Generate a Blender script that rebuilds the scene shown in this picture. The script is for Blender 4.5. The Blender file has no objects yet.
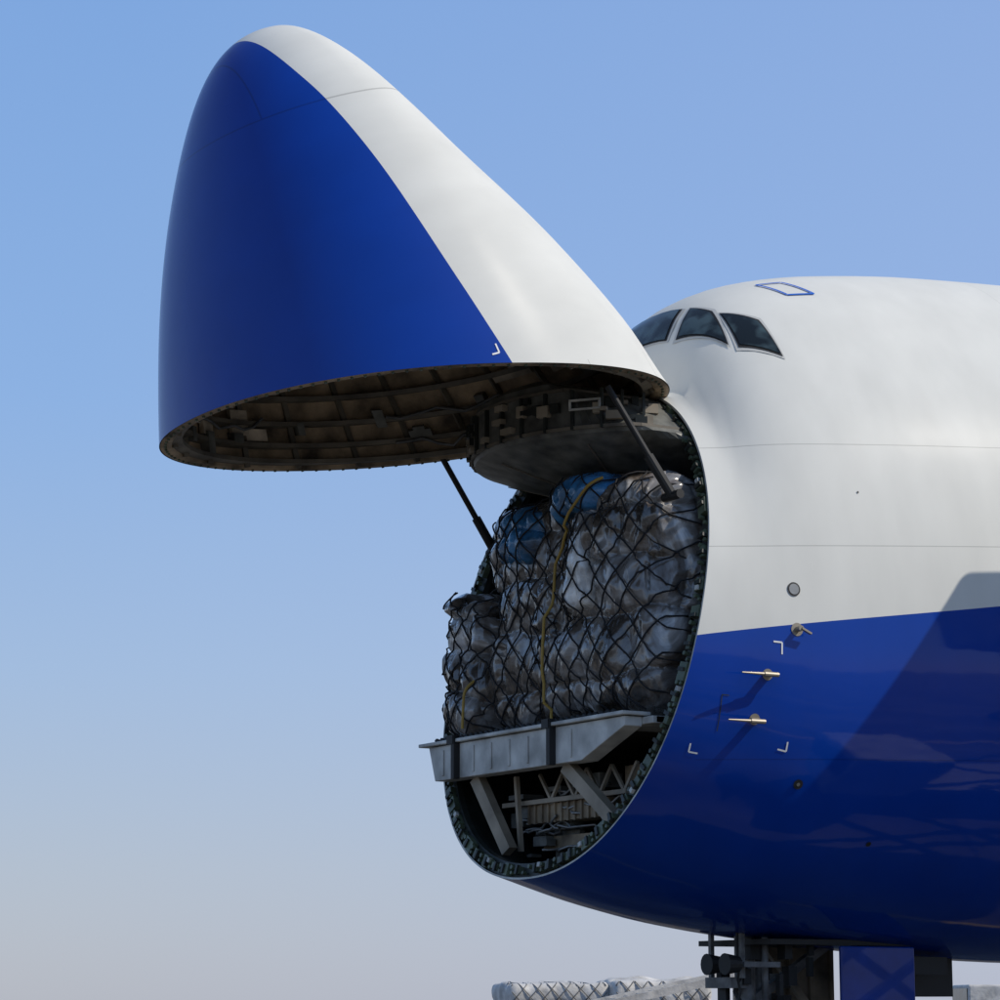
import bpy, bmesh, math, random
from mathutils import Vector, Matrix, noise
from mathutils.bvhtree import BVHTree
random.seed(7)
R=math.radians
S=bpy.context.scene
# ---------------------------------------------------------------- helpers
def mkmat(name, col, rough=.5, metal=0., coat=0., bump=0., bscale=8., var=0., vscale=3., spec=.5, dist=0.):
    m=bpy.data.materials.new(name); m.use_nodes=True
    nt=m.node_tree; b=nt.nodes['Principled BSDF']
    b.inputs['Base Color'].default_value=(*col,1); b.inputs['Roughness'].default_value=rough
    b.inputs['Metallic'].default_value=metal; b.inputs['Coat Weight'].default_value=coat
    b.inputs['Specular IOR Level'].default_value=spec
    tc=nt.nodes.new('ShaderNodeTexCoord')
    if var>0:
        n=nt.nodes.new('ShaderNodeTexNoise'); n.inputs['Scale'].default_value=vscale; n.inputs['Detail'].default_value=6
        nt.links.new(tc.outputs['Object'],n.inputs['Vector'])
        mr=nt.nodes.new('ShaderNodeMapRange'); mr.inputs['From Min'].default_value=.3; mr.inputs['From Max'].default_value=.7
        mr.inputs['To Min'].default_value=1-var; mr.inputs['To Max'].default_value=1+var
        nt.links.new(n.outputs['Fac'],mr.inputs['Value'])
        vm=nt.nodes.new('ShaderNodeVectorMath'); vm.operation='SCALE'; vm.inputs[0].default_value=col
        nt.links.new(mr.outputs['Result'],vm.inputs['Scale']); nt.links.new(vm.outputs['Vector'],b.inputs['Base Color'])
    if bump>0:
        n=nt.nodes.new('ShaderNodeTexNoise'); n.inputs['Scale'].default_value=bscale; n.inputs['Detail'].default_value=5; n.inputs['Distortion'].default_value=dist
        nt.links.new(tc.outputs['Object'],n.inputs['Vector'])
        bp=nt.nodes.new('ShaderNodeBump'); bp.inputs['Strength'].default_value=bump; bp.inputs['Distance'].default_value=.05
        nt.links.new(n.outputs['Fac'],bp.inputs['Height']); nt.links.new(bp.outputs['Normal'],b.inputs['Normal'])
    return m
def mkobj(name, verts, faces, mat=None, parent=None, smooth=False):
    me=bpy.data.meshes.new(name); me.from_pydata([tuple(v) for v in verts],[],faces); me.update()
    o=bpy.data.objects.new(name,me); S.collection.objects.link(o)
    if mat: me.materials.append(mat)
    if smooth:
        for p in me.polygons: p.use_smooth=True
    if parent: o.parent=parent
    return o
class Acc:
    def __init__(s): s.v=[]; s.f=[]
    def add(s,v,f):
        n=len(s.v); s.v+=[Vector(a) for a in v]; s.f+=[tuple(i+n for i in q) for q in f]
    def box(s,c,sz,rot=None):
        hx,hy,hz=[a/2 for a in sz]; c=Vector(c)
        P=[Vector((x,y,z)) for x in(-hx,hx) for y in(-hy,hy) for z in(-hz,hz)]
        if rot is not None: P=[rot@p for p in P]
        s.add([c+p for p in P],[(0,1,3,2),(4,6,7,5),(0,4,5,1),(2,3,7,6),(0,2,6,4),(1,5,7,3)])
    def beam(s,a,b,w,h):
        a=Vector(a);b=Vector(b); d=b-a; q=d.to_track_quat('Z','Y').to_matrix()
        s.box((a+b)/2,(w,h,d.length),q)
    def rod(s,a,b,r,n=12,r2=None):
        a=Vector(a);b=Vector(b); q=(b-a).to_track_quat('Z','Y').to_matrix(); r2=r if r2 is None else r2
        v=[a+q@Vector((r*math.cos(6.2832*i/n),r*math.sin(6.2832*i/n),0)) for i in range(n)]+[b+q@Vector((r2*math.cos(6.2832*i/n),r2*math.sin(6.2832*i/n),0)) for i in range(n)]
        s.add(v,[(i,(i+1)%n,n+(i+1)%n,n+i) for i in range(n)]+[tuple(range(n-1,-1,-1)),tuple(range(n,2*n))])
    def obj(s,name,mat,parent=None,smooth=False): return mkobj(name,s.v,s.f,mat,parent,smooth)
def tube(name,polys,r,mat,parent=None):
    cu=bpy.data.curves.new(name,'CURVE'); cu.dimensions='3D'; cu.bevel_depth=r; cu.bevel_resolution=1
    for p in polys:
        if len(p)<2: continue
        sp=cu.splines.new('POLY'); sp.points.add(len(p)-1)
        for i,q in enumerate(p): sp.points[i].co=(*q,1)
    o=bpy.data.objects.new(name,cu); S.collection.objects.link(o); cu.materials.append(mat)
    if parent: o.parent=parent
    return o
def empty(name):
    e=bpy.data.objects.new(name,None); S.collection.objects.link(e); return e
def pchip(xs,ys):
    n=len(xs); d=[(ys[i+1]-ys[i])/(xs[i+1]-xs[i]) for i in range(n-1)]
    m=[d[0]]+[0 if d[i-1]*d[i]<=0 else 2*d[i-1]*d[i]/(d[i-1]+d[i]) for i in range(1,n-1)]+[d[-1]]
    def f(x):
        if x<=xs[0]: return ys[0]
        if x>=xs[-1]: return ys[-1]
        i=0
        while x>xs[i+1]: i+=1
        h=xs[i+1]-xs[i]; t=(x-xs[i])/h
        return (2*t**3-3*t**2+1)*ys[i]+(t**3-2*t**2+t)*h*m[i]+(-2*t**3+3*t**2)*ys[i+1]+(t**3-t**2)*h*m[i+1]
    return f
XT=-4.66
def tab(pts):
    f=pchip([math.sqrt(p[0]-XT) for p in pts],[p[1] for p in pts])
    return lambda x:f(math.sqrt(max(0,x-XT)))
zt=tab([(XT,5.2),(-4.55,5.47),(-4.08,5.87),(-2.8,6.58),(-1.43,7.48),(-.4,8.02),(.6,8.4),(.8,8.85),(1.05,9.3),(1.5,9.65),(2.1,9.88),(3,10.08),(4.5,10.27),(7,10.4),(20,10.45),(45,10.45)])
zt0=tab([(XT,5.2),(-4.55,5.47),(-4.08,5.87),(-2.8,6.58),(-1.43,7.48),(-.4,8.02),(.6,8.4),(1.05,8.66),(1.5,8.96),(2.1,9.34),(3,9.76),(4.5,10.12),(7,10.38),(20,10.45),(45,10.45)])
zb=tab([(XT,5.2),(-4.5,4.68),(-3.45,3.9),(-1.92,3.24),(-.6,2.83),(.56,2.52),(2.1,2.27),(4,2.1),(6.3,2.0),(20,1.97),(45,1.97)])
zm=tab([(XT,5.2),(-2,5.3),(0,5.35),(7,5.25),(45,5.25)])
WW=tab([(XT,0),(-4.53,.5),(-4.1,1.03),(-3.4,1.53),(-2.5,1.97),(-1.4,2.33),(0,2.64),(1,2.79),(2,2.91),(4,3.1),(7,3.25),(45,3.25)])
NE=tab([(XT,2.0),(-2.5,2.1),(-.2,2.15),(.5,2.15),(1.2,2.26),(2.5,2.15),(4,2.03),(45,2.0)])
def surf(x,th,inset=0.):
    W=max(WW(x)-inset,1e-4); a=zm(x); e=2/NE(x)
    c=math.cos(th); s=math.sin(th); c=math.copysign(abs(c)**e,c); s=math.copysign(abs(s)**e,s)
    if c>0:
        h0=max(zt0(x)-inset-a,1e-4); z=a+h0*c+(zt(x)-zt0(x))*c**2.6     # flight-deck hump only lifts the crown
    else: z=a+max(a-zb(x)-inset,1e-4)*c
    return Vector((x,-W*s,z))       # th in (0,pi): port side (-Y)
def XC(z): return -.67+(z-2.83)*(1.2/5.57)
def cutx(th,inset=0.,off=0.):
    x=0.
    for _ in range(40): x=.5*x+.5*(XC(surf(x,th,inset).z)+off)
    return x
def halfw(x,z,inset=0.):
    a=zm(x); h=(zt0(x)-a) if z>a else (a-zb(x)); n=NE(x); k=abs((z-a)/h)
    return 0 if k>=1 else WW(x)*(1-k**n)**(1/n)-inset
N=192
TH=[2*math.pi*i/N for i in range(N)]
def loft(rows,close=True):
    v=[];f=[]
    n=len(rows[0])
    for r in rows: v+=r
    for i in range(len(rows)-1):
        for j in range(n if close else n-1):
            k=(j+1)%n
            f.append((i*n+j,i*n+k,(i+1)*n+k,(i+1)*n+j))
    return v,f
# ---------------------------------------------------------------- camera
CAM=Vector((-15.9,-25.44,1.5)); YAW=30.4; PIT=10.6; F=2700.
cd=bpy.data.cameras.new('camera'); cam=bpy.data.objects.new('camera',cd); S.collection.objects.link(cam)
cam.location=CAM; cam.rotation_euler=(R(90+PIT),0,R(-YAW)); cd.lens=36*F/1000; cd.sensor_width=36; cd.clip_end=20000
S.camera=cam
# ---------------------------------------------------------------- world / sun
SD=Vector((.55,-.58,.72)).normalized()
w=bpy.data.worlds.new('World'); S.world=w; w.use_nodes=True
nt=w.node_tree; L=nt.links; bg=nt.nodes['Background']; sk=nt.nodes.new('ShaderNodeTexSky'); sk.sky_type='NISHITA'; sk.sun_disc=False
sk.sun_elevation=math.asin(SD.z); sk.sun_rotation=math.atan2(SD.x,SD.y); sk.air_density=1.0; sk.dust_density=.6; sk.ozone_density=3
tc=nt.nodes.new('ShaderNodeTexCoord'); sp=nt.nodes.new('ShaderNodeSeparateXYZ'); L.new(tc.outputs['Generated'],sp.inputs[0])
cr=nt.nodes.new('ShaderNodeValToRGB'); L.new(sp.outputs['Z'],cr.inputs[0]); e=cr.color_ramp.elements
stops=[(0,(.48,.51,.60)),(.05,(.45,.52,.66)),(.12,(.38,.52,.77)),(.22,(.285,.475,.83)),(.36,(.235,.43,.82)),(.7,(.15,.24,.43)),(1,(.13,.2,.36))]
e[0].position=0; e[0].color=(*stops[0][1],1); e[1].position=1; e[1].color=(*stops[-1][1],1)
for p,c in stops[1:-1]:
    q=e.new(p); q.color=(*c,1)
az=nt.nodes.new('ShaderNodeMapRange'); az.inputs['From Min'].default_value=.35; az.inputs['From Max'].default_value=.75; az.inputs['To Max'].default_value=.35; L.new(sp.outputs['X'],az.inputs['Value'])
m0=nt.nodes.new('ShaderNodeMix'); m0.data_type='RGBA'; L.new(az.outputs[0],m0.inputs[0]); L.new(cr.outputs[0],m0.inputs[6]); m0.inputs[7].default_value=(.48,.56,.86,1)
sc=nt.nodes.new('ShaderNodeVectorMath'); sc.operation='SCALE'; sc.inputs['Scale'].default_value=10; L.new(m0.outputs[2],sc.inputs[0])
mx=nt.nodes.new('ShaderNodeMix'); mx.data_type='RGBA'; mx.inputs[0].default_value=.8; L.new(sk.outputs[0],mx.inputs[6]); L.new(sc.outputs[0],mx.inputs[7])
L.new(mx.outputs[2],bg.inputs[0]); bg.inputs[1].default_value=.1
ld=bpy.data.lights.new('sun','SUN'); ld.energy=3.2; ld.angle=R(.5); ld.color=(1,.93,.82)
lo=bpy.data.objects.new('sun',ld); S.collection.objects.link(lo); lo.rotation_euler=SD.to_track_quat('Z','Y').to_euler()
S.view_settings.view_transform='Standard'; S.view_settings.look='None'; S.view_settings.exposure=0
# ---------------------------------------------------------------- materials
def paint():
    m=bpy.data.materials.new('aircraft_paint'); m.use_nodes=True; nt=m.node_tree; L=nt.links; b=nt.nodes['Principled BSDF']
    tc=nt.nodes.new('ShaderNodeTexCoord'); sp=nt.nodes.new('ShaderNodeSeparateXYZ'); L.new(tc.outputs['Object'],sp.inputs[0])
    mr=nt.nodes.new('ShaderNodeMapRange'); mr.inputs['From Min'].default_value=-5; mr.inputs['From Max'].default_value=10
    L.new(sp.outputs['X'],mr.inputs['Value'])
    fc=nt.nodes.new('ShaderNodeFloatCurve'); L.new(mr.outputs['Result'],fc.inputs['Value'])
    pts=[(-5,4.80),(-4.46,4.76),(-3.99,4.76),(-3.46,4.82),(-2.61,4.91),(-1.52,5.03),(-.76,5.15),(.05,5.29),(3.5,5.77),(10,6.7)]
    c=fc.mapping.curves[0]
    while len(c.points)<len(pts): c.points.new(.5,.5)
    for p,(x,z) in zip(c.points,pts): p.location=((x+5)/15,(z-4)/4); p.handle_type='AUTO'
    fc.mapping.update()
    def MA(op,a,b_=None,c_=None):
        n=nt.nodes.new('ShaderNodeMath'); n.operation=op
        for i,q in enumerate((a,b_,c_)):
            if q is None: continue
            if isinstance(q,(int,float)): n.inputs[i].default_value=q
            else: L.new(q,n.inputs[i])
        return n.outputs[0]
    X=sp.outputs['X']; Z=sp.outputs['Z']
    bz=MA('MULTIPLY_ADD',fc.outputs[0],4,4)
    gt=MA('GREATER_THAN',Z,bz)
    mp=nt.nodes.new('ShaderNodeMapping'); mp.inputs['Scale'].default_value=(1.6,1.6,.5); L.new(tc.outputs['Object'],mp.inputs[0])
    n1=nt.nodes.new('ShaderNodeTexNoise'); n1.inputs['Scale'].default_value=1.3; n1.inputs['Detail'].default_value=8; L.new(mp.outputs[0],n1.inputs[0])
    f1=MA('MULTIPLY_ADD',n1.outputs['Fac'],.22,.89)
    def line(expr,wd): return MA('LESS_THAN',MA('ABSOLUTE',expr),wd)
    seams=[line(MA('ADD',X,3.44),.009)]
    rad=MA('LESS_THAN',X,-3.44)
    seams.append(MA('MULTIPLY',rad,line(MA('SUBTRACT',Z,MA('MULTIPLY_ADD',X,-.26,3.35)),.006)))
    fus=MA('GREATER_THAN',X,.0)
    for z0,sl in ((7.36,.071),(6.21,.066),(4.0,.03)):
        seams.append(MA('MULTIPLY',fus,line(MA('SUBTRACT',Z,MA('MULTIPLY_ADD',X,sl,z0)),.005)))
    seams.append(MA('MULTIPLY',line(MA('SUBTRACT',X,5.1),.004),.6))
    tot=seams[0]
    for s in seams[1:]: tot=MA('MAXIMUM',tot,s)
    f2=MA('SUBTRACT',1,MA('MULTIPLY',tot,.3))
    mx=nt.nodes.new('ShaderNodeMix'); mx.data_type='RGBA'; mx.inputs[6].default_value=(.0004,.040,.31,1); mx.inputs[7].default_value=(.69,.69,.65,1)
    L.new(gt,mx.inputs[0])
    vm=nt.nodes.new('ShaderNodeVectorMath'); vm.operation='SCALE'; L.new(mx.outputs[2],vm.inputs[0]); L.new(MA('MULTIPLY',f1,f2),vm.inputs['Scale'])
    L.new(vm.outputs[0],b.inputs['Base Color'])
    n2=nt.nodes.new('ShaderNodeTexNoise'); n2.inputs['Scale'].default_value=1.6; n2.inputs['Detail'].default_value=2; L.new(tc.outputs['Object'],n2.inputs[0])
    bp=nt.nodes.new('ShaderNodeBump'); bp.inputs['Strength'].default_value=.35; bp.inputs['Distance'].default_value=.015; L.new(n2.outputs[0],bp.inputs['Height'])
    L.new(bp.outputs[0],b.inputs['Coat Normal'])
    b.inputs['Roughness'].default_value=.6; b.inputs['Specular IOR Level'].default_value=.04
    # weathered white topcoat is duller than the blue gloss coat
    cw=nt.nodes.new('ShaderNodeMix'); cw.data_type='FLOAT'; L.new(gt,cw.inputs[0]); cw.inputs[2].default_value=.6; cw.inputs[3].default_value=.045; L.new(cw.outputs[0],b.inputs['Coat Weight'])
    cg=nt.nodes.new('ShaderNodeMix'); cg.data_type='FLOAT'; L.new(gt,cg.inputs[0]); cg.inputs[2].default_value=.06; cg.inputs[3].default_value=.27; L.new(cg.outputs[0],b.inputs['Coat Roughness'])
    return m
PAINT=paint()
def film():
    m=bpy.data.materials.new('plastic_wrap'); m.use_nodes=True; nt=m.node_tree; L=nt.links; b=nt.nodes['Principled BSDF']
    tc=nt.nodes.new('ShaderNodeTexCoord')
    n=nt.nodes.new('ShaderNodeTexNoise'); n.inputs['Scale'].default_value=1.5; n.inputs['Detail'].default_value=8; n.inputs['Distortion'].default_value=.8; n.inputs['Roughness'].default_value=.62; L.new(tc.outputs['Object'],n.inputs[0])
    cr=nt.nodes.new('ShaderNodeValToRGB'); L.new(n.outputs[0],cr.inputs[0]); e=cr.color_ramp.elements
    e[0].position=.36; e[0].color=(.03,.026,.022,1); e[1].position=.66; e[1].color=(.62,.61,.6,1)
    q=e.new(.46); q.color=(.13,.105,.085,1); q=e.new(.56); q.color=(.26,.25,.24,1)
    L.new(cr.outputs[0],b.inputs['Base Color'])
    mp=nt.nodes.new('ShaderNodeMapping'); mp.inputs['Scale'].default_value=(1,2.4,1); mp.inputs['Rotation'].default_value=(.5,0,0); L.new(tc.outputs['Object'],mp.inputs[0])
    n2=nt.nodes.new('ShaderNodeTexNoise'); n2.noise_type='RIDGED_MULTIFRACTAL'; n2.inputs['Scale'].default_value=2.6; n2.inputs['Detail'].default_value=6; n2.inputs['Distortion'].default_value=1.; L.new(mp.outputs[0],n2.inputs[0])
    bp=nt.nodes.new('ShaderNodeBump'); bp.inputs['Strength'].default_value=.9; bp.inputs['Distance'].default_value=.05; L.new(n2.outputs[0],bp.inputs['Height']); L.new(bp.outputs[0],b.inputs['Normal'])
    b.inputs['Roughness'].default_value=.25; b.inputs['Coat Weight'].default_value=1.; b.inputs['Coat Roughness'].default_value=.08; L.new(bp.outputs[0],b.inputs['Coat Normal'])
    return m
PLAST=film()
DARK=mkmat('dark_frame',(.022,.026,.022),.5,var=.5,vscale=6)
LATCH=mkmat('latch_green',(.085,.11,.07),.45,var=.6,vscale=4)
METAL=mkmat('bare_metal',(.28,.28,.27),.4,metal=.6,var=.4)
GEARM=mkmat('gear_grey',(.14,.14,.14),.5,var=.6,vscale=6)
INNER=mkmat('cabin_lining',(.05,.04,.03),.8,var=.5)
CHROM=mkmat('nose_lining',(.34,.25,.16),.7,var=.8,vscale=2.5,bump=.5)
DUCT=mkmat('duct_tan',(.26,.2,.13),.7,var=.6,vscale=2.5,bump=.5)
TAN=mkmat('insulation_tan',(.5,.42,.32),.7,var=.6,vscale=3,bump=.6)
RIBM=mkmat('rib_grey',(.15,.13,.1),.6,var=.5)
GREY=mkmat('bulkhead_grey',(.13,.13,.115),.5,var=.6,vscale=4)
BEAM=mkmat('floor_beam',(.5,.5,.47),.5,var=.4,vscale=3)
STRUT=mkmat('strut_beige',(.33,.28,.21),.6,var=.3)
BLUEP=mkmat('blue_wrap',(.035,.16,.34),.25,var=.9,vscale=2.5,bump=1.,bscale=7,coat=.8)
NETM=mkmat('net_cord',(.012,.012,.014),.8)
YEL=mkmat('yellow_strap',(.4,.26,.05),.6)
BLACK=mkmat('rubber_black',(.012,.012,.012),.6)
WHITE=mkmat('white_paint_mark',(.75,.75,.75),.5)
# ---------------------------------------------------------------- fuselage
plane=empty('cargo_aircraft')
us=[(i/90)**1.6 for i in range(91)]
xc=[cutx(t) for t in TH]
rows=[[surf(xc[j]+(42-xc[j])*u,t) for j,t in enumerate(TH)] for u in us]
v,f=loft(rows); mkobj('fuselage_skin',v,f,PAINT,plane,True)
def cutrow(inset,off): return [surf(cutx(t,inset,off),t,inset) for t in TH]
v,f=loft([cutrow(0,0),cutrow(.022,0)]); mkobj('opening_lip',v,f,BEAM,plane)
v,f=loft([cutrow(.022,0),cutrow(.03,.05),cutrow(.2,.05),cutrow(.22,.12)]+[[surf(cutx(t,.22,.12)+k,t,.22) for t in TH] for k in (1,2,4,7)]); mkobj('opening_frame',v,f,DARK,plane)
la=Acc(); lm=Acc(); lw=Acc()
for i in range(60):
    t=2*math.pi*(i+.5)/60+random.uniform(-.02,.02)
    c=surf(cutx(t,.11,.03),t,.11); c2=surf(cutx(t+.02,.11,.03),t+.02,.11); d=(c2-c).normalized()
    nrm=Vector((-1,0,.214)).normalized(); b=d.cross(nrm)
    rot=Matrix((nrm,d,b)).transposed()
    la.box(c,(.1,random.uniform(.06,.2),random.uniform(.06,.15)),rot)
    lm.box(c+nrm*.05+d*random.uniform(-.05,.05),(.05,.04,.1),rot)
    if i%4==1: lw.box(c+nrm*.05+d*random.uniform(-.1,.1)+b*random.uniform(-.04,.04),(.04,.05,.05),rot)
    la.rod(c+d*.12+b*.03,c+d*.12+b*.03+nrm*.06,.025,8)
    la.rod(c-d*.13-b*.03,c-d*.13-b*.03+nrm*.05,.02,8)
la.obj('door_latches',LATCH,plane); lm.obj('latch_fittings',DARK,plane); lw.obj('latch_tags',BEAM,plane)
# ---- conformal patches (windows, markings) in body coordinates (station x, girth angle th)
def nrm_at(x,th):
    a=surf(x+.02,th)-surf(x-.02,th); b=surf(x,th+.02)-surf(x,th-.02); n=a.cross(b).normalized()
    c=surf(x,th)-Vector((x,0,zm(x)))
    return n if n.dot(c)>0 else -n
def lift(x,th,h): return surf(x,th)+nrm_at(x,th)*h
def quad(acc,c,h,grow=0.,n=8):
    cx=sum(p[0] for p in c)/4; ct=sum(p[1] for p in c)/4
    P=[]
    for (x,t) in c:
        dx=x-cx; dt=(t-ct)*2.8; l=math.hypot(dx,dt); k=1+grow/l*1.3; P.append((cx+(x-cx)*k,ct+(t-ct)*k))
    v=[];f=[]
    for i in range(n+1):
        for j in range(n+1):
            u=i/n;w_=j/n
            x=(P[0][0]*(1-u)+P[1][0]*u)*(1-w_)+(P[3][0]*(1-u)+P[2][0]*u)*w_
            t=(P[0][1]*(1-u)+P[1][1]*u)*(1-w_)+(P[3][1]*(1-u)+P[2][1]*u)*w_
            v.append(lift(x,t,h))
    for i in range(n):
        for j in range(n): f.append((i*(n+1)+j,i*(n+1)+j+1,(i+1)*(n+1)+j+1,(i+1)*(n+1)+j))
    acc.add(v,f)
def strip(acc,pts,wd,h):
    P=[]
    for (a,b),(c,d) in zip(pts[:-1],pts[1:]):
        for k in range(8): P.append((a+(c-a)*k/8,b+(d-b)*k/8))
    P.append(pts[-1])
    q=[lift(x,t,h) for x,t in P]; nn=[nrm_at(x,t) for x,t in P]
    for i in range(len(q)-1):
        d=(q[i+1]-q[i]).normalized(); s=d.cross(nn[i])*wd/2
        acc.add([q[i]-s,q[i]+s,q[i+1]+s,q[i+1]-s],[(0,1,2,3)])
W1=[(1.13,-.29),(1.16,.14),(.88,.18),(.84,-.17)]
W2=[(1.18,.195),(1.21,.32),(1.07,.53),(.90,.25)]
W3=[(1.25,.365),(1.50,.51),(1.51,.70),(1.15,.575)]
mir=lambda q:[(x,-t-.12) for x,t in q]
fr=Acc();se=Acc();gl=Acc()
for q in (W1,W2,W3,mir(W2),mir(W3)):
    quad(fr,q,.006,.045); quad(se,q,.012,.014); quad(gl,q,.02,-.01)
fr.obj('cockpit_window_frames',mkmat('window_frame',(.5,.5,.48),.5),plane); se.obj('cockpit_window_seals',BLACK,plane)
gm=bpy.data.materials.new('cockpit_glass'); gm.use_nodes=True; gnt=gm.node_tree; gb=gnt.nodes['Principled BSDF']
gb.inputs['Roughness'].default_value=.04; gb.inputs['Specular IOR Level'].default_value=.6
gtc=gnt.nodes.new('ShaderNodeTexCoord'); gn=gnt.nodes.new('ShaderNodeTexNoise'); gn.inputs['Scale'].default_value=3.5; gnt.links.new(gtc.outputs['Object'],gn.inputs[0])
gr=gnt.nodes.new('ShaderNodeValToRGB'); gnt.links.new(gn.outputs[0],gr.inputs[0]); gr.color_ramp.elements[0].position=.45; gr.color_ramp.elements[0].color=(.006,.009,.009,1); gr.color_ramp.elements[1].position=.62; gr.color_ramp.elements[1].color=(.05,.08,.09,1)
gnt.links.new(gr.outputs[0],gb.inputs['Base Color'])
gl.obj('cockpit_windows',gm,plane,True)
bm_=Acc(); ln=[(1.98,.25),(2.3,.27),(2.46,.42),(2.12,.40),(1.98,.25)]
strip(bm_,ln,.035,.012); bm_.obj('roof_hatch_outline',mkmat('blue_marking',(.01,.12,.55),.5),plane)
wm=Acc()
def corner(x,t,sx,st): 
    strip(wm,[(x,t),(x+sx*.1,t)],.018,.006); strip(wm,[(x,t),(x,t+st*.036)],.018,.006)
corner(.82,1.60,-1,1); corner(-.10,2.04,1,-1); corner(.97,1.965,-1,-1)
wm.obj('jacking_marks',WHITE,plane)
wm=Acc(); strip(wm,[(.16,1.94),(.16,1.80),(.24,1.80)],.010,.006)
wm.obj('access_panel_lines',DARK,plane)
def disc(acc,x,t,r,h,n=20):
    c=lift(x,t,h); nn=nrm_at(x,t); q=nn.to_track_quat('Z','Y').to_matrix()
    acc.add([c]+[c+q@Vector((r*math.cos(6.283*i/n),r*math.sin(6.283*i/n),0)) for i in range(n)],[(0,1+i,1+(i+1)%n) for i in range(n)])
k1=Acc(); disc(k1,1.19,2.08,.055,.008); disc(k1,.98,1.46,.075,.008); disc(k1,2.3,2.3,.03,.008); disc(k1,1.9,1.2,.012,.008); k1.obj('static_ports_rim',BLACK,plane)
k2=Acc(); disc(k2,.98,1.46,.058,.012); disc(k2,1.19,2.08,.02,.012); k2.obj('static_port_plate',METAL,plane)
pr=Acc()
for (x,t) in ((.66,1.71),(.56,1.875)):
    b0=lift(x,t,0); nn=nrm_at(x,t); pr.beam(b0,b0+nn*.14,.09,.03); p=b0+nn*.14
    pr.rod(p+Vector((.06,0,0)),p+Vector((-.12,0,0)),.026,10); pr.rod(p+Vector((-.12,0,0)),p+Vector((-.40,0,0)),.018,10,.008); disc(pr,x,t,.06,.006)
b0=lift(1.0,1.565,0); nn=nrm_at(1.0,1.565); disc(pr,1.0,1.565,.07,.006); pr.rod(b0,b0+nn*.1,.03); pr.beam(b0+nn*.1,b0+nn*.1+Vector((.12,0,-.05)),.04,.02)
pr.obj('pitot_probes',mkmat('probe_metal',(.32,.28,.22),.45,metal=.4),plane)
# ---------------------------------------------------------------- nose door
H=Vector((.6,0,8.4)); PHI=71
P0=Vector((-2.3,0,7.9))
M=Matrix.Translation(P0)@Matrix.Rotation(R(-2.5),4,'X')@Matrix.Translation(-P0)@Matrix.Translation(Vector((.85,0,8.08)))@Matrix.Rotation(R(PHI),4,'Y')@Matrix.Translation(-H)
def put(o): o.matrix_world=M; return o
rows=[[surf(XT+(xc[j]-XT)*(i/60)**2,t) for j,t in enumerate(TH)] for i in range(61)]
v,f=loft(rows); put(mkobj('nose_door_skin',v,f,PAINT,plane,True))
wm=Acc(); corner(-.28,1.63,-1,.8); put(wm.obj('nose_jacking_mark',WHITE,plane))
xi=[cutx(t,.14,0) for t in TH]
def ns(u,j,ins): return surf(XT+.35+(xi[j]-XT-.35)*u,TH[j],ins)
ri=[[ns((i/40)**1.5,j,.14) for j in range(N)] for i in range(2,41)]
v,f=loft(ri+[[surf(xc[j],t,.012) for j,t in enumerate(TH)]]); put(mkobj('nose_door_lining',v,f,CHROM,plane,True))
rb=Acc()
for u in (.3,.42,.54,.64,.73,.81,.88,.94,.985):
    v,f=loft([[ns(u-.006,j,.13) for j in range(N)],[ns(u-.006,j,.26) for j in range(N)],[ns(u+.006,j,.26) for j in range(N)],[ns(u+.006,j,.13) for j in range(N)]]); rb.add(v,f)
for j in range(0,N,8):
    for u in [k/14 for k in range(4,14)]:
        rb.beam(ns(u,j,.17),ns(u+1/14,j,.17),.04,.06)
put(rb.obj('nose_door_frames',RIBM,plane))
ta=Acc();tb=Acc()
for k in range(190):
    j=random.randrange(N); u=random.uniform(.45,.95); a=ns(u,j,.2); jj=(j+3)%N
    d=(ns(u,jj,.2)-a).normalized(); x=(ns(u+.03,j,.2)-a).normalized(); rot=Matrix((x,d,x.cross(d))).transposed()
    if k%2: ta.box(a,(random.uniform(.1,.3),random.uniform(.15,.55),.06),rot)
    else: tb.box(a,(random.uniform(.08,.25),random.uniform(.08,.3),.14),rot)
put(ta.obj('nose_door_insulation',TAN,plane)); put(tb.obj('nose_door_equipment',GREY,plane))
pp=[]
for k in range(12):
    j0=random.randrange(N); u0=random.uniform(.6,.95); pp.append([ns(min(.97,max(.4,u0+.04*noise.noise(Vector((k,i*.4,0))))),(j0+i*2)%N,.28) for i in range(12)])
put(tube('nose_door_cables',pp,.018,GEARM,plane))
rf=Acc()
for i in range(110):
    t=2*math.pi*i/110; c=surf(cutx(t,.07),t,.07); rf.rod(c+Vector((-.02,0,0)),c+Vector((.02,0,-.004)),.016,6)
put(rf.obj('nose_door_latch_pins',LATCH,plane))
# ---------------------------------------------------------------- flight deck forward shell (under cockpit)
prof=[(.9,8.3),(.985,8.2),(1,8.08),(1.0,7.66),(.985,7.6),(.9,7.54),(.6,7.36),(.3,7.2),(.02,7.12)]
A=[R(-100+200*i/60) for i in range(61)]
def shp(s,a,z,o=0.):
    x=.85-(1.85*s+o)*math.cos(a); y=-(2.0*s+o)*math.sin(a); lim=halfw(max(XC(z),.0),z,.14)+.02*o
    return Vector((x,math.copysign(min(abs(y),max(lim,.3)),y),z))
rows=[[shp(s,a,z) for a in A] for s,z in prof]
v,f=loft(rows,False); mkobj('flight_deck_shell',v,f,GREY,plane)
ds=Acc(); dl=Acc(); dg=Acc()
for i in range(13,50,3):
    a=A[i]; o=shp(1,a,7.86,.02)
    ds.box(o,(.05,.03,.44),Matrix.Rotation(a,3,'Z'))
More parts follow.
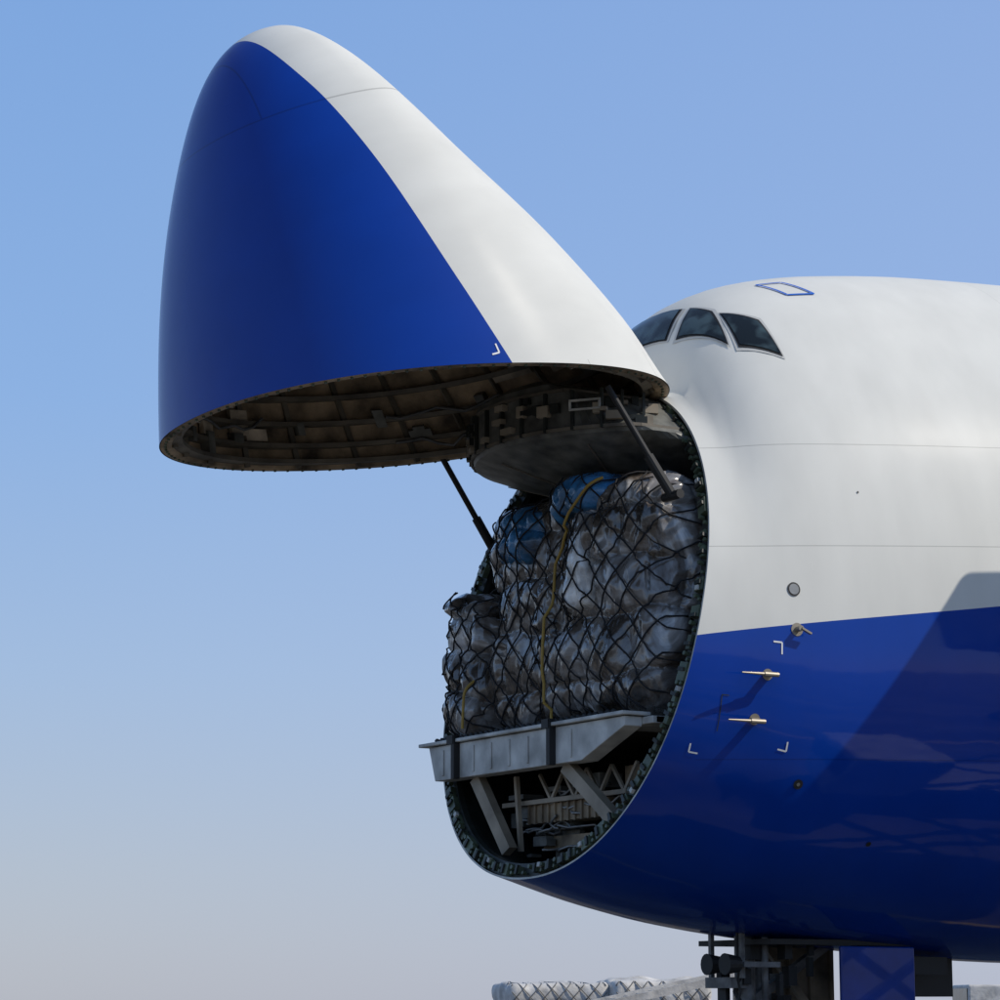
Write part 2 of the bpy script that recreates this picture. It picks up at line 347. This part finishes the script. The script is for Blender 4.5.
for k in range(34):
    a=R(random.uniform(-50,70)); o=shp(1,a,random.uniform(7.7,8.05),.03)
    (ds if k%2 else dg).box(o,(.08,random.uniform(.05,.2),random.uniform(.04,.14)),Matrix.Rotation(a,3,'Z'))
for z,s in ((8.1,1.005),(7.66,1.01)):
    for i in range(10,52): dl.beam(shp(s,A[i],z),shp(s,A[i+1],z),.025,.035)
for k in range(0,9,3):
    a=R(-60+k*16); dl.beam(shp(.88,a,7.515),shp(.5,a,7.29),.02,.012)
ds.obj('shell_stiffeners',DARK,plane); dl.obj('shell_rails',RIBM,plane); dg.obj('shell_fittings',STRUT,plane)
sl=Acc()
a=R(38); o=shp(1,a,7.9,.06); rotm=Matrix.Rotation(a,3,'Z')
for k in(-.05,.05): sl.box(o+Vector((0,0,k)),(.03,.36,.02),rotm)
for k in(-.17,.17): sl.box(o+rotm@Vector((0,k,0)),(.03,.02,.1),rotm)
sl.obj('shell_handle_slot',BEAM,plane)
bk=Acc()
for x,z0 in ((2.4,0),(1.35,7.2)):
    ring=[surf(x,t,.24) for t in TH]; ring=[Vector((p.x,p.y,max(p.z,z0))) for p in ring]
    c=Vector((x,0,max(zm(x),z0+.01))); bk.add([c]+ring,[(0,1+i,1+(i+1)%N) for i in range(N)])
bk.obj('inner_bulkheads',INNER,plane)
# ---------------------------------------------------------------- main deck floor, sill beam and struts
fl=Acc(); fl.box((2.9,0,4.42),(6.5,4.3,.06)); fl.obj('main_deck_floor',INNER,plane)
def prism(acc,poly,x0,x1):
    n=len(poly); v=[(x0,y,z) for y,z in poly]+[(x1,y,z) for y,z in poly]
    acc.add(v,[tuple(range(n)),tuple(range(2*n-1,n-1,-1))]+[(i,n+i,n+(i+1)%n,(i+1)%n) for i in range(n)])
sb=Acc(); prism(sb,[(2.25,4.46),(-1.95,4.46),(-1.95,4.36),(-1.1,4.06),(2.1,4.06)],-.62,-.40)
prism(sb,[(-1.2,4.457),(-2.15,4.457),(-2.15,4.38),(-1.35,4.38)],-.40,.3)
sb.box((-.5,.2,4.49),(.36,4.4,.04))
for y in (1.9,1.2,.8,.4,0,-.9): sb.box((-.628,y,4.26),(.016,.04,.3))
o=sb.obj('sill_beam',BEAM,plane)
bv_=o.modifiers.new('b','BEVEL'); bv_.width=.008; bv_.segments=2
sd=Acc()
for y in (1.55,-.55): sd.box((-.66,y,4.3),(.08,.07,.5)); sd.box((-.66,y+.05,4.5),(.1,.14,.1))
for i in range(34): sd.rod((-.62,2.0-i*.115,4.5),(-.62,2.06-i*.115,4.53),.03,6)
sd.obj('cargo_stops',BLACK,plane)
st=Acc()
for (y0,z0,y1,z1) in ((1.4,4.05,.85,3.2),(-.55,4.05,-1.45,3.35)):
    st.beam((-.45,y0,z0),(-.35,y1,z1),.12,.15)
st.obj('floor_struts',STRUT,plane)
tr=Acc()
for i in range(4):
    y=.6-i*.5; tr.beam((-.1,y,4.05),(-.1,y-.25,3.75),.035,.035); tr.beam((-.1,y-.25,3.75),(-.1,y-.5,4.05),.035,.035)
tr.beam((-.1,1.4,3.75),(-.1,-1.2,3.75),.05,.05); tr.beam((-.2,.95,4.05),(-.2,.85,3.2),.05,.05)
tr.obj('floor_truss',STRUT,plane)
bx=Acc(); bx.box((.1,.1,3.62),(.3,1.7,.2)); bx.box((.25,.3,3.3),(.3,1.1,.14)); bx.box((.3,-1.1,3.9),(.4,.5,.3))
for i in range(12): bx.box((-.06,.9-i*.14,3.62),(.03,.03,.22))
bx.obj('hold_ducts',DUCT,plane)
mi=Acc()
for k in range(60):
    z=random.uniform(3.15,3.95); l_=halfw(.5,z,.6); mi.box((random.uniform(0,.9),random.uniform(-l_,l_),z),(random.uniform(.05,.3),random.uniform(.05,.4),random.uniform(.03,.2)))
mi.obj('hold_equipment',GREY,plane)
pl=[]
for k in range(14):
    y=random.uniform(-.3,1.3); z=random.uniform(3.2,3.9); p=[]
    for i in range(10): p.append(Vector((.0+.2*noise.noise(Vector((k,i*.3,0))),y-i*.11,z+.15*noise.noise(Vector((k*3,i*.35,5))))))
    pl.append(p)
tube('hold_pipes',pl,.015,METAL,plane)
# ---------------------------------------------------------------- cargo
cargo=empty('netted_cargo')
def bricks(a,b,sa,sb,seed,sharp):
    r=math.floor(b/sb); a2=a/sa+.37*r+seed; c=math.floor(a2); fa=a2-c; fb=b/sb-r
    ea=min(fa,1-fa)*sa; eb=min(fb,1-fb)*sb
    k=lambda e:1-math.exp(-e/sharp)
    return k(ea)*k(eb), noise.cell(Vector((c*1.7+.5,r*2.3+.5,seed+.5)))
def lump(name,lo,hi,mat,rnd=5.,amp=.13,sa=.6,sb=.45,seed=0,n=46,parent=None,soft=1.,fold=.05,sharp=.05):
    bm=bmesh.new(); bmesh.ops.create_cube(bm,size=2); bmesh.ops.subdivide_edges(bm,edges=bm.edges[:],cuts=n,use_grid_fill=True)
    lo=Vector(lo);hi=Vector(hi);c=(lo+hi)/2;h=(hi-lo)/2
    for v in bm.verts:
        p=v.co; m_=(abs(p.x)**rnd+abs(p.y)**rnd+abs(p.z)**rnd)**(1/rnd); q=p/m_
        P=Vector((c.x+h.x*q.x,c.y+h.y*q.y,c.z+h.z*q.z)); nn=Vector((q.x**3,q.y**3,q.z**3)).normalized()
        wv=noise.noise_vector(P*1.5)*.14*soft
        e,cv=bricks(P.y+wv.y+ (P.x if abs(nn.y)>.7 else 0),P.z+wv.z,sa,sb,seed,sharp)
        Q=Vector((P.x*2,P.y*5+P.z*1.5,P.z*1.6))+noise.noise_vector(P*1.1)*.8
        fo=1-abs(noise.noise(Q))*2.2                      # stretched film folds
        P+=nn*(amp*(e-.7)+amp*1.0*(cv-.5)+fold*fo+.1*noise.noise(P*1.6+Vector((seed,0,0))))
        P+=.01*noise.noise_vector(P*9)
        v.co=P
    me=bpy.data.meshes.new(name); bm.to_mesh(me); bvh=BVHTree.FromBMesh(bm); bm.free()
    for p in me.polygons: p.use_smooth=True
    me.materials.append(mat); o=bpy.data.objects.new(name,me); S.collection.objects.link(o); o.parent=parent
    return o,bvh
L1=lump('wrapped_stack',(-.42,-2.1,4.53),(2.2,1.4,7.2),PLAST,7,.075,.85,.62,0,110,cargo,fold=.05,sharp=.07)
L2=lump('wrapped_bags',(-.62,1.2,4.53),(1.0,2.1,6.2),PLAST,5,.09,.7,.5,9,70,cargo,fold=.05,sharp=.06)
L3=lump('blue_bundle',(-.49,-.1,6.35),(1,1.15,7.12),BLUEP,3,.05,.6,.4,4,50,cargo,fold=.08)
L5=lump('blue_sheet',(-.50,-1.1,6.75),(1,-.2,7.2),BLUEP,3,.04,.6,.4,6,40,cargo,fold=.07)
L4=lump('white_carton',(-.58,-1.0,5.75),(0,-.70,6.6),mkmat('white_film',(.7,.7,.68),.15,var=.6,vscale=5,bump=.8,bscale=5,dist=1,coat=.6),9,.01,.3,.3,2,24,cargo,fold=.03)
bv=[L1[1],L2[1],L3[1],L4[1],L5[1]]
def front(y,z):
    b=None
    for t in bv:
        h=t.ray_cast(Vector((-4,y,z)),Vector((1,0,0)))
        if h[0] is not None and h[0].x<1.2 and (b is None or h[0].x<b.x): b=h[0]
    return b
polys=[]
for sgn in (1,-1):
    for k in range(-16,40):
        c0=k*.33; cur=[]
        for i in range(0,90):
            z=4.56+i*.03; y=sgn*((z-4.5)*.85)-5.5+c0+.05*noise.noise(Vector((z*1.5,k,sgn)))
            if y<-2.2 or y>2.2: 
                if cur: polys.append(cur); cur=[]
                continue
            p=front(y,z)
            if p is None:
                if cur: polys.append(cur); cur=[]
                continue
            cur.append(p+Vector((-.012,0,0)))
        if cur: polys.append(cur)
for q in polys:
    xs=[p.x for p in q]
    for i in range(len(q)): q[i].x=.5*q[i].x+.5*min(xs[max(0,i-4):i+5])
tube('cargo_net',polys,.0100,NETM,cargo)
ys=[]
for pts in ([(-.15,4.56),(-.2,5.4),(-.3,6.3),(-.75,6.8),(-1.3,7.15)],[(1.3,4.6),(1.25,5.2)]):
    cur=[]
    for i in range(len(pts)-1):
        for s_ in range(12):
            t=s_/12; p=front(pts[i][0]*(1-t)+pts[i+1][0]*t,pts[i][1]*(1-t)+pts[i+1][1]*t)
            if p: cur.append(p+Vector((-.03,0,0)))
    xs=[p.x for p in cur]
    for i in range(len(cur)): cur[i].x=min(xs[max(0,i-4):i+5])
    ys.append(cur)
tube('tie_down_strap',ys,.018,YEL,cargo)
# ---------------------------------------------------------------- door actuators
ac=Acc()
ac.rod((.22,2.16,6.85),(-.6,2.1,8.0),.035); ac.rod((.22,2.16,6.85),(-.05,2.14,7.23),.055)
ac.rod((-.12,-2.15,6.8),(-.8,-1.95,7.95),.035); ac.rod((-.12,-2.15,6.8),(-.37,-2.07,7.22),.055)
ac.rod((-.12,-2.3,6.8),(-.12,-2.0,6.8),.05); ac.rod((.22,2.3,6.85),(.22,2.0,6.85),.05)
ac.obj('door_actuators',BLACK,plane,False)
# ---------------------------------------------------------------- nose gear
ge=empty('nose_gear'); ge.parent=plane
g1=Acc(); g1.rod((2.25,0,.62),(2.25,0,2.6),.12,16); g1.rod((2.25,0,.62),(2.25,0,1.3),.08,12); g1.rod((2.25,-.55,.62),(2.25,.55,.62),.07)
g1.beam((2.25,0,1.5),(3.6,0,2.3),.1,.1); g1.box((2.0,0,1.75),(.25,.5,.12)); g1.beam((2.0,-.3,1.8),(2.0,-.3,2.35),.05,.05); g1.beam((2.0,.3,1.8),(2.0,.3,2.35),.05,.05)
g1.beam((1.9,-.45,1.95),(2.4,-.45,1.95),.06,.06); g1.rod((2.35,-.25,1.5),(2.35,-.25,2.3),.04); g1.rod((2.5,.1,1.5),(2.5,.1,2.3),.05)
g1.obj('gear_strut',GEARM,ge)
g2=Acc()
for y in(-.42,.42): g2.rod((2.25,y-.19,.62),(2.25,y+.19,.62),.62,40)
for y in (-.5,-.15): g2.rod((1.62,y,1.95),(1.8,y,1.95),.12,16,.09)
for k in range(22): g2.box((random.uniform(1.8,2.9),random.uniform(-.5,.4),random.uniform(1.5,2.25)),(random.uniform(.05,.2),random.uniform(.05,.2),random.uniform(.05,.25)))
g2.obj('tyres_and_lamps',BLACK,ge)
hs=[]
for k in range(7):
    hs.append([Vector((1.9+.1*k+.08*noise.noise(Vector((k,i*.5,1))),-.35+.1*k+.1*noise.noise(Vector((k,i*.5,7))),2.3-i*.13)) for i in range(9)])
tube('gear_hoses',hs,.016,BLACK,ge)
d1=Acc(); d1.box((3.5,-.82,1.78),(1.05,.05,.75)); o=d1.obj('gear_door_outer',mkmat('gear_door_blue',(.001,.035,.26),.4,coat=.3,spec=.2,var=.2),ge)
bv_=o.modifiers.new('b','BEVEL'); bv_.width=.015; bv_.segments=2
d2=Acc(); d2.box((3.5,.75,1.8),(1.1,.05,.9))
for k in range(4): d2.box((3.1+k*.3,.70,1.75),(.05,.05,.8))
d2.beam((2.9,.5,2.2),(3.5,.4,1.4),.08,.08); d2.obj('gear_door_inner',mkmat('gear_bay_tan',(.22,.18,.13),.7,var=.5),ge)
d3=Acc(); d3.box((4.6,.1,1.85),(1.1,.5,.5)); d3.box((4.45,-.5,1.95),(.5,.2,.2)); d3.box((3.2,0,2.2),(2.2,1.4,.06)); d3.obj('gear_bay_dark_parts',BLACK,ge)  # thin black panel stands in for the open wheel well's shade; boxes are dark parts
# ---------------------------------------------------------------- setting
def apron():
    m=mkmat('apron_concrete',(.2,.19,.17),.85); nt=m.node_tree; L=nt.links; b=nt.nodes['Principled BSDF']
    tc=nt.nodes.new('ShaderNodeTexCoord'); br=nt.nodes.new('ShaderNodeTexBrick'); br.offset=0; br.inputs['Scale'].default_value=1; br.inputs['Brick Width'].default_value=6; br.inputs['Row Height'].default_value=6
    br.inputs['Mortar Size'].default_value=.03; br.inputs['Color1'].default_value=(.2,.185,.16,1); br.inputs['Color2'].default_value=(.13,.12,.105,1); br.inputs['Mortar'].default_value=(.03,.03,.03,1)
    L.new(tc.outputs['Object'],br.inputs[0])
    n=nt.nodes.new('ShaderNodeTexNoise'); n.inputs['Scale'].default_value=.35; n.inputs['Detail'].default_value=8; L.new(tc.outputs['Object'],n.inputs[0])
    mr=nt.nodes.new('ShaderNodeMapRange'); mr.inputs['From Min'].default_value=.35; mr.inputs['From Max'].default_value=.65; mr.inputs['To Min'].default_value=.25; mr.inputs['To Max'].default_value=1.3; L.new(n.outputs[0],mr.inputs[0])
    vm=nt.nodes.new('ShaderNodeVectorMath'); vm.operation='SCALE'; L.new(br.outputs[0],vm.inputs[0]); L.new(mr.outputs[0],vm.inputs['Scale']); L.new(vm.outputs[0],b.inputs['Base Color'])
    return m
mkobj('ground',[(-6000,-6000,0),(6000,-6000,0),(6000,6000,0),(-6000,6000,0)],[(0,1,2,3)],apron())
mk=Acc(); mk.box((10,-12,.006),(60,.3,.004)); mk.box((3,0,.006),(60,.15,.004)); mk.obj('taxi_line',mkmat('yellow_paint',(.5,.35,.05),.7),None)
WC=mkmat('white_cover',(.55,.54,.52),.6,var=.3,bump=.8,bscale=3)
def ground_at(d,s): return Vector((CAM.x+.506*d+.8625*s,CAM.y+.8625*d-.506*s,0))
rz=Matrix.Rotation(R(-30.4+8),4,'Z')
for k,(s,top) in enumerate(((1.05,1.96),(3.2,2.03))):
    root=empty('cargo_pallet'); 
    o,b=lump('covered_load',(-1.08,-1.3,.2),(1.08,1.3,top),WC,14,.03,1.1,.8,k+20,30,root,fold=.02)
    ps=[]
    for sg in (1,-1):
        for q in range(-14,14):
            cur=[]
            for i in range(80):
                z=.25+i*.022; x=sg*(z*.9)+q*.3
                if abs(x)>1.0: continue
                h=b.ray_cast(Vector((x,-4,z)),Vector((0,1,0)))
                if h[0] is not None: cur.append(h[0]+Vector((0,-.02,0)))
            ps.append(cur)
    tube('load_net',ps,.010,GEARM,root)
    a_=Acc(); a_.box((0,0,.12),(2.4,3.0,.08)); a_.box((0,0,.04),(2.0,2.6,.08)); a_.obj('pallet_base',METAL,root)
    root.matrix_world=Matrix.Translation(ground_at(58,s))@rz
ldr=empty('cargo_loader'); a_=Acc(); c_=Acc()
for i in range(14): a_.beam((-1.6+i*.25,-1.,1.5+i*.05),(-1.6+i*.25,1.,1.5+i*.05),.1,.06)
for y in (-1.05,1.05): a_.beam((-1.8,y,1.47),(1.9,y,2.25),.08,.14)
for x,z in ((-1.2,1.5),(1.3,2.0)):
    for y in (-.9,.9): c_.beam((x,y,0),(x,y,z),.1,.1)
c_.box((0,0,.5),(3.4,1.7,.3))
for x in (-1.2,1.2):
    for y in (-.9,.9): c_.rod((x,y-.12,.35),(x,y+.12,.35),.35,20)
a_.obj('roller_bed',WC,ldr); c_.obj('chassis',GEARM,ldr)
ldr.matrix_world=Matrix.Translation(ground_at(52,3.4))@rz
def truck_wheels(c_,xs):
    for x in xs:
        for y in (-.95,.95): c_.rod((x,y-.14,.45),(x,y+.14,.45),.45,24)
tk=empty('box_truck'); a_=Acc(); c_=Acc(); g_=Acc()
a_.box((.6,0,1.9),(4.6,2.3,2.4)); a_.box((-2.6,0,1.3),(1.5,2.1,1.5)); g_.box((-3.02,0,1.65),(.7,1.9,.6)); c_.box((0,0,.6),(6,1.9,.25))
truck_wheels(c_,(-2.4,1.9))
o=a_.obj('body',WC,tk); bv_=o.modifiers.new('b','BEVEL'); bv_.width=.06; bv_.segments=3
c_.obj('chassis',BLACK,tk); g_.obj('windscreen',gm,tk)
tk.matrix_world=Matrix.Translation(ground_at(75,15.9))@Matrix.Rotation(R(-28),4,'Z')
# truck-shaped blocker added out of view to cast the shadow on the hull side
hl=empty('shadow_caster_truck'); a_=Acc(); c_=Acc(); g_=Acc()
a_.box((3.0,0,7.4),(5.8,2.5,3.1)); a_.box((-.9,0,1.5),(1.6,2.3,1.9)); g_.box((-1.45,0,1.9),(.6,2.0,.7)); c_.box((2.6,0,.85),(8.2,2.0,.3))
for y in (-.9,.9):
    for z0,z1 in ((1.05,3.4),(3.4,5.75)):
        c_.beam((1.0,y,z0),(5.0,y,z1),.14,.1); c_.beam((1.0,y+.12,z1),(5.0,y+.12,z0),.14,.1)
truck_wheels(c_,(-.8,4.6))
o=a_.obj('shadow_caster_body',WC,hl); bv_=o.modifiers.new('b','BEVEL'); bv_.width=.12; bv_.segments=4
c_.obj('shadow_caster_chassis',GEARM,hl); g_.obj('windscreen',gm,hl)
hl.location=(5.12,-6.45,0)
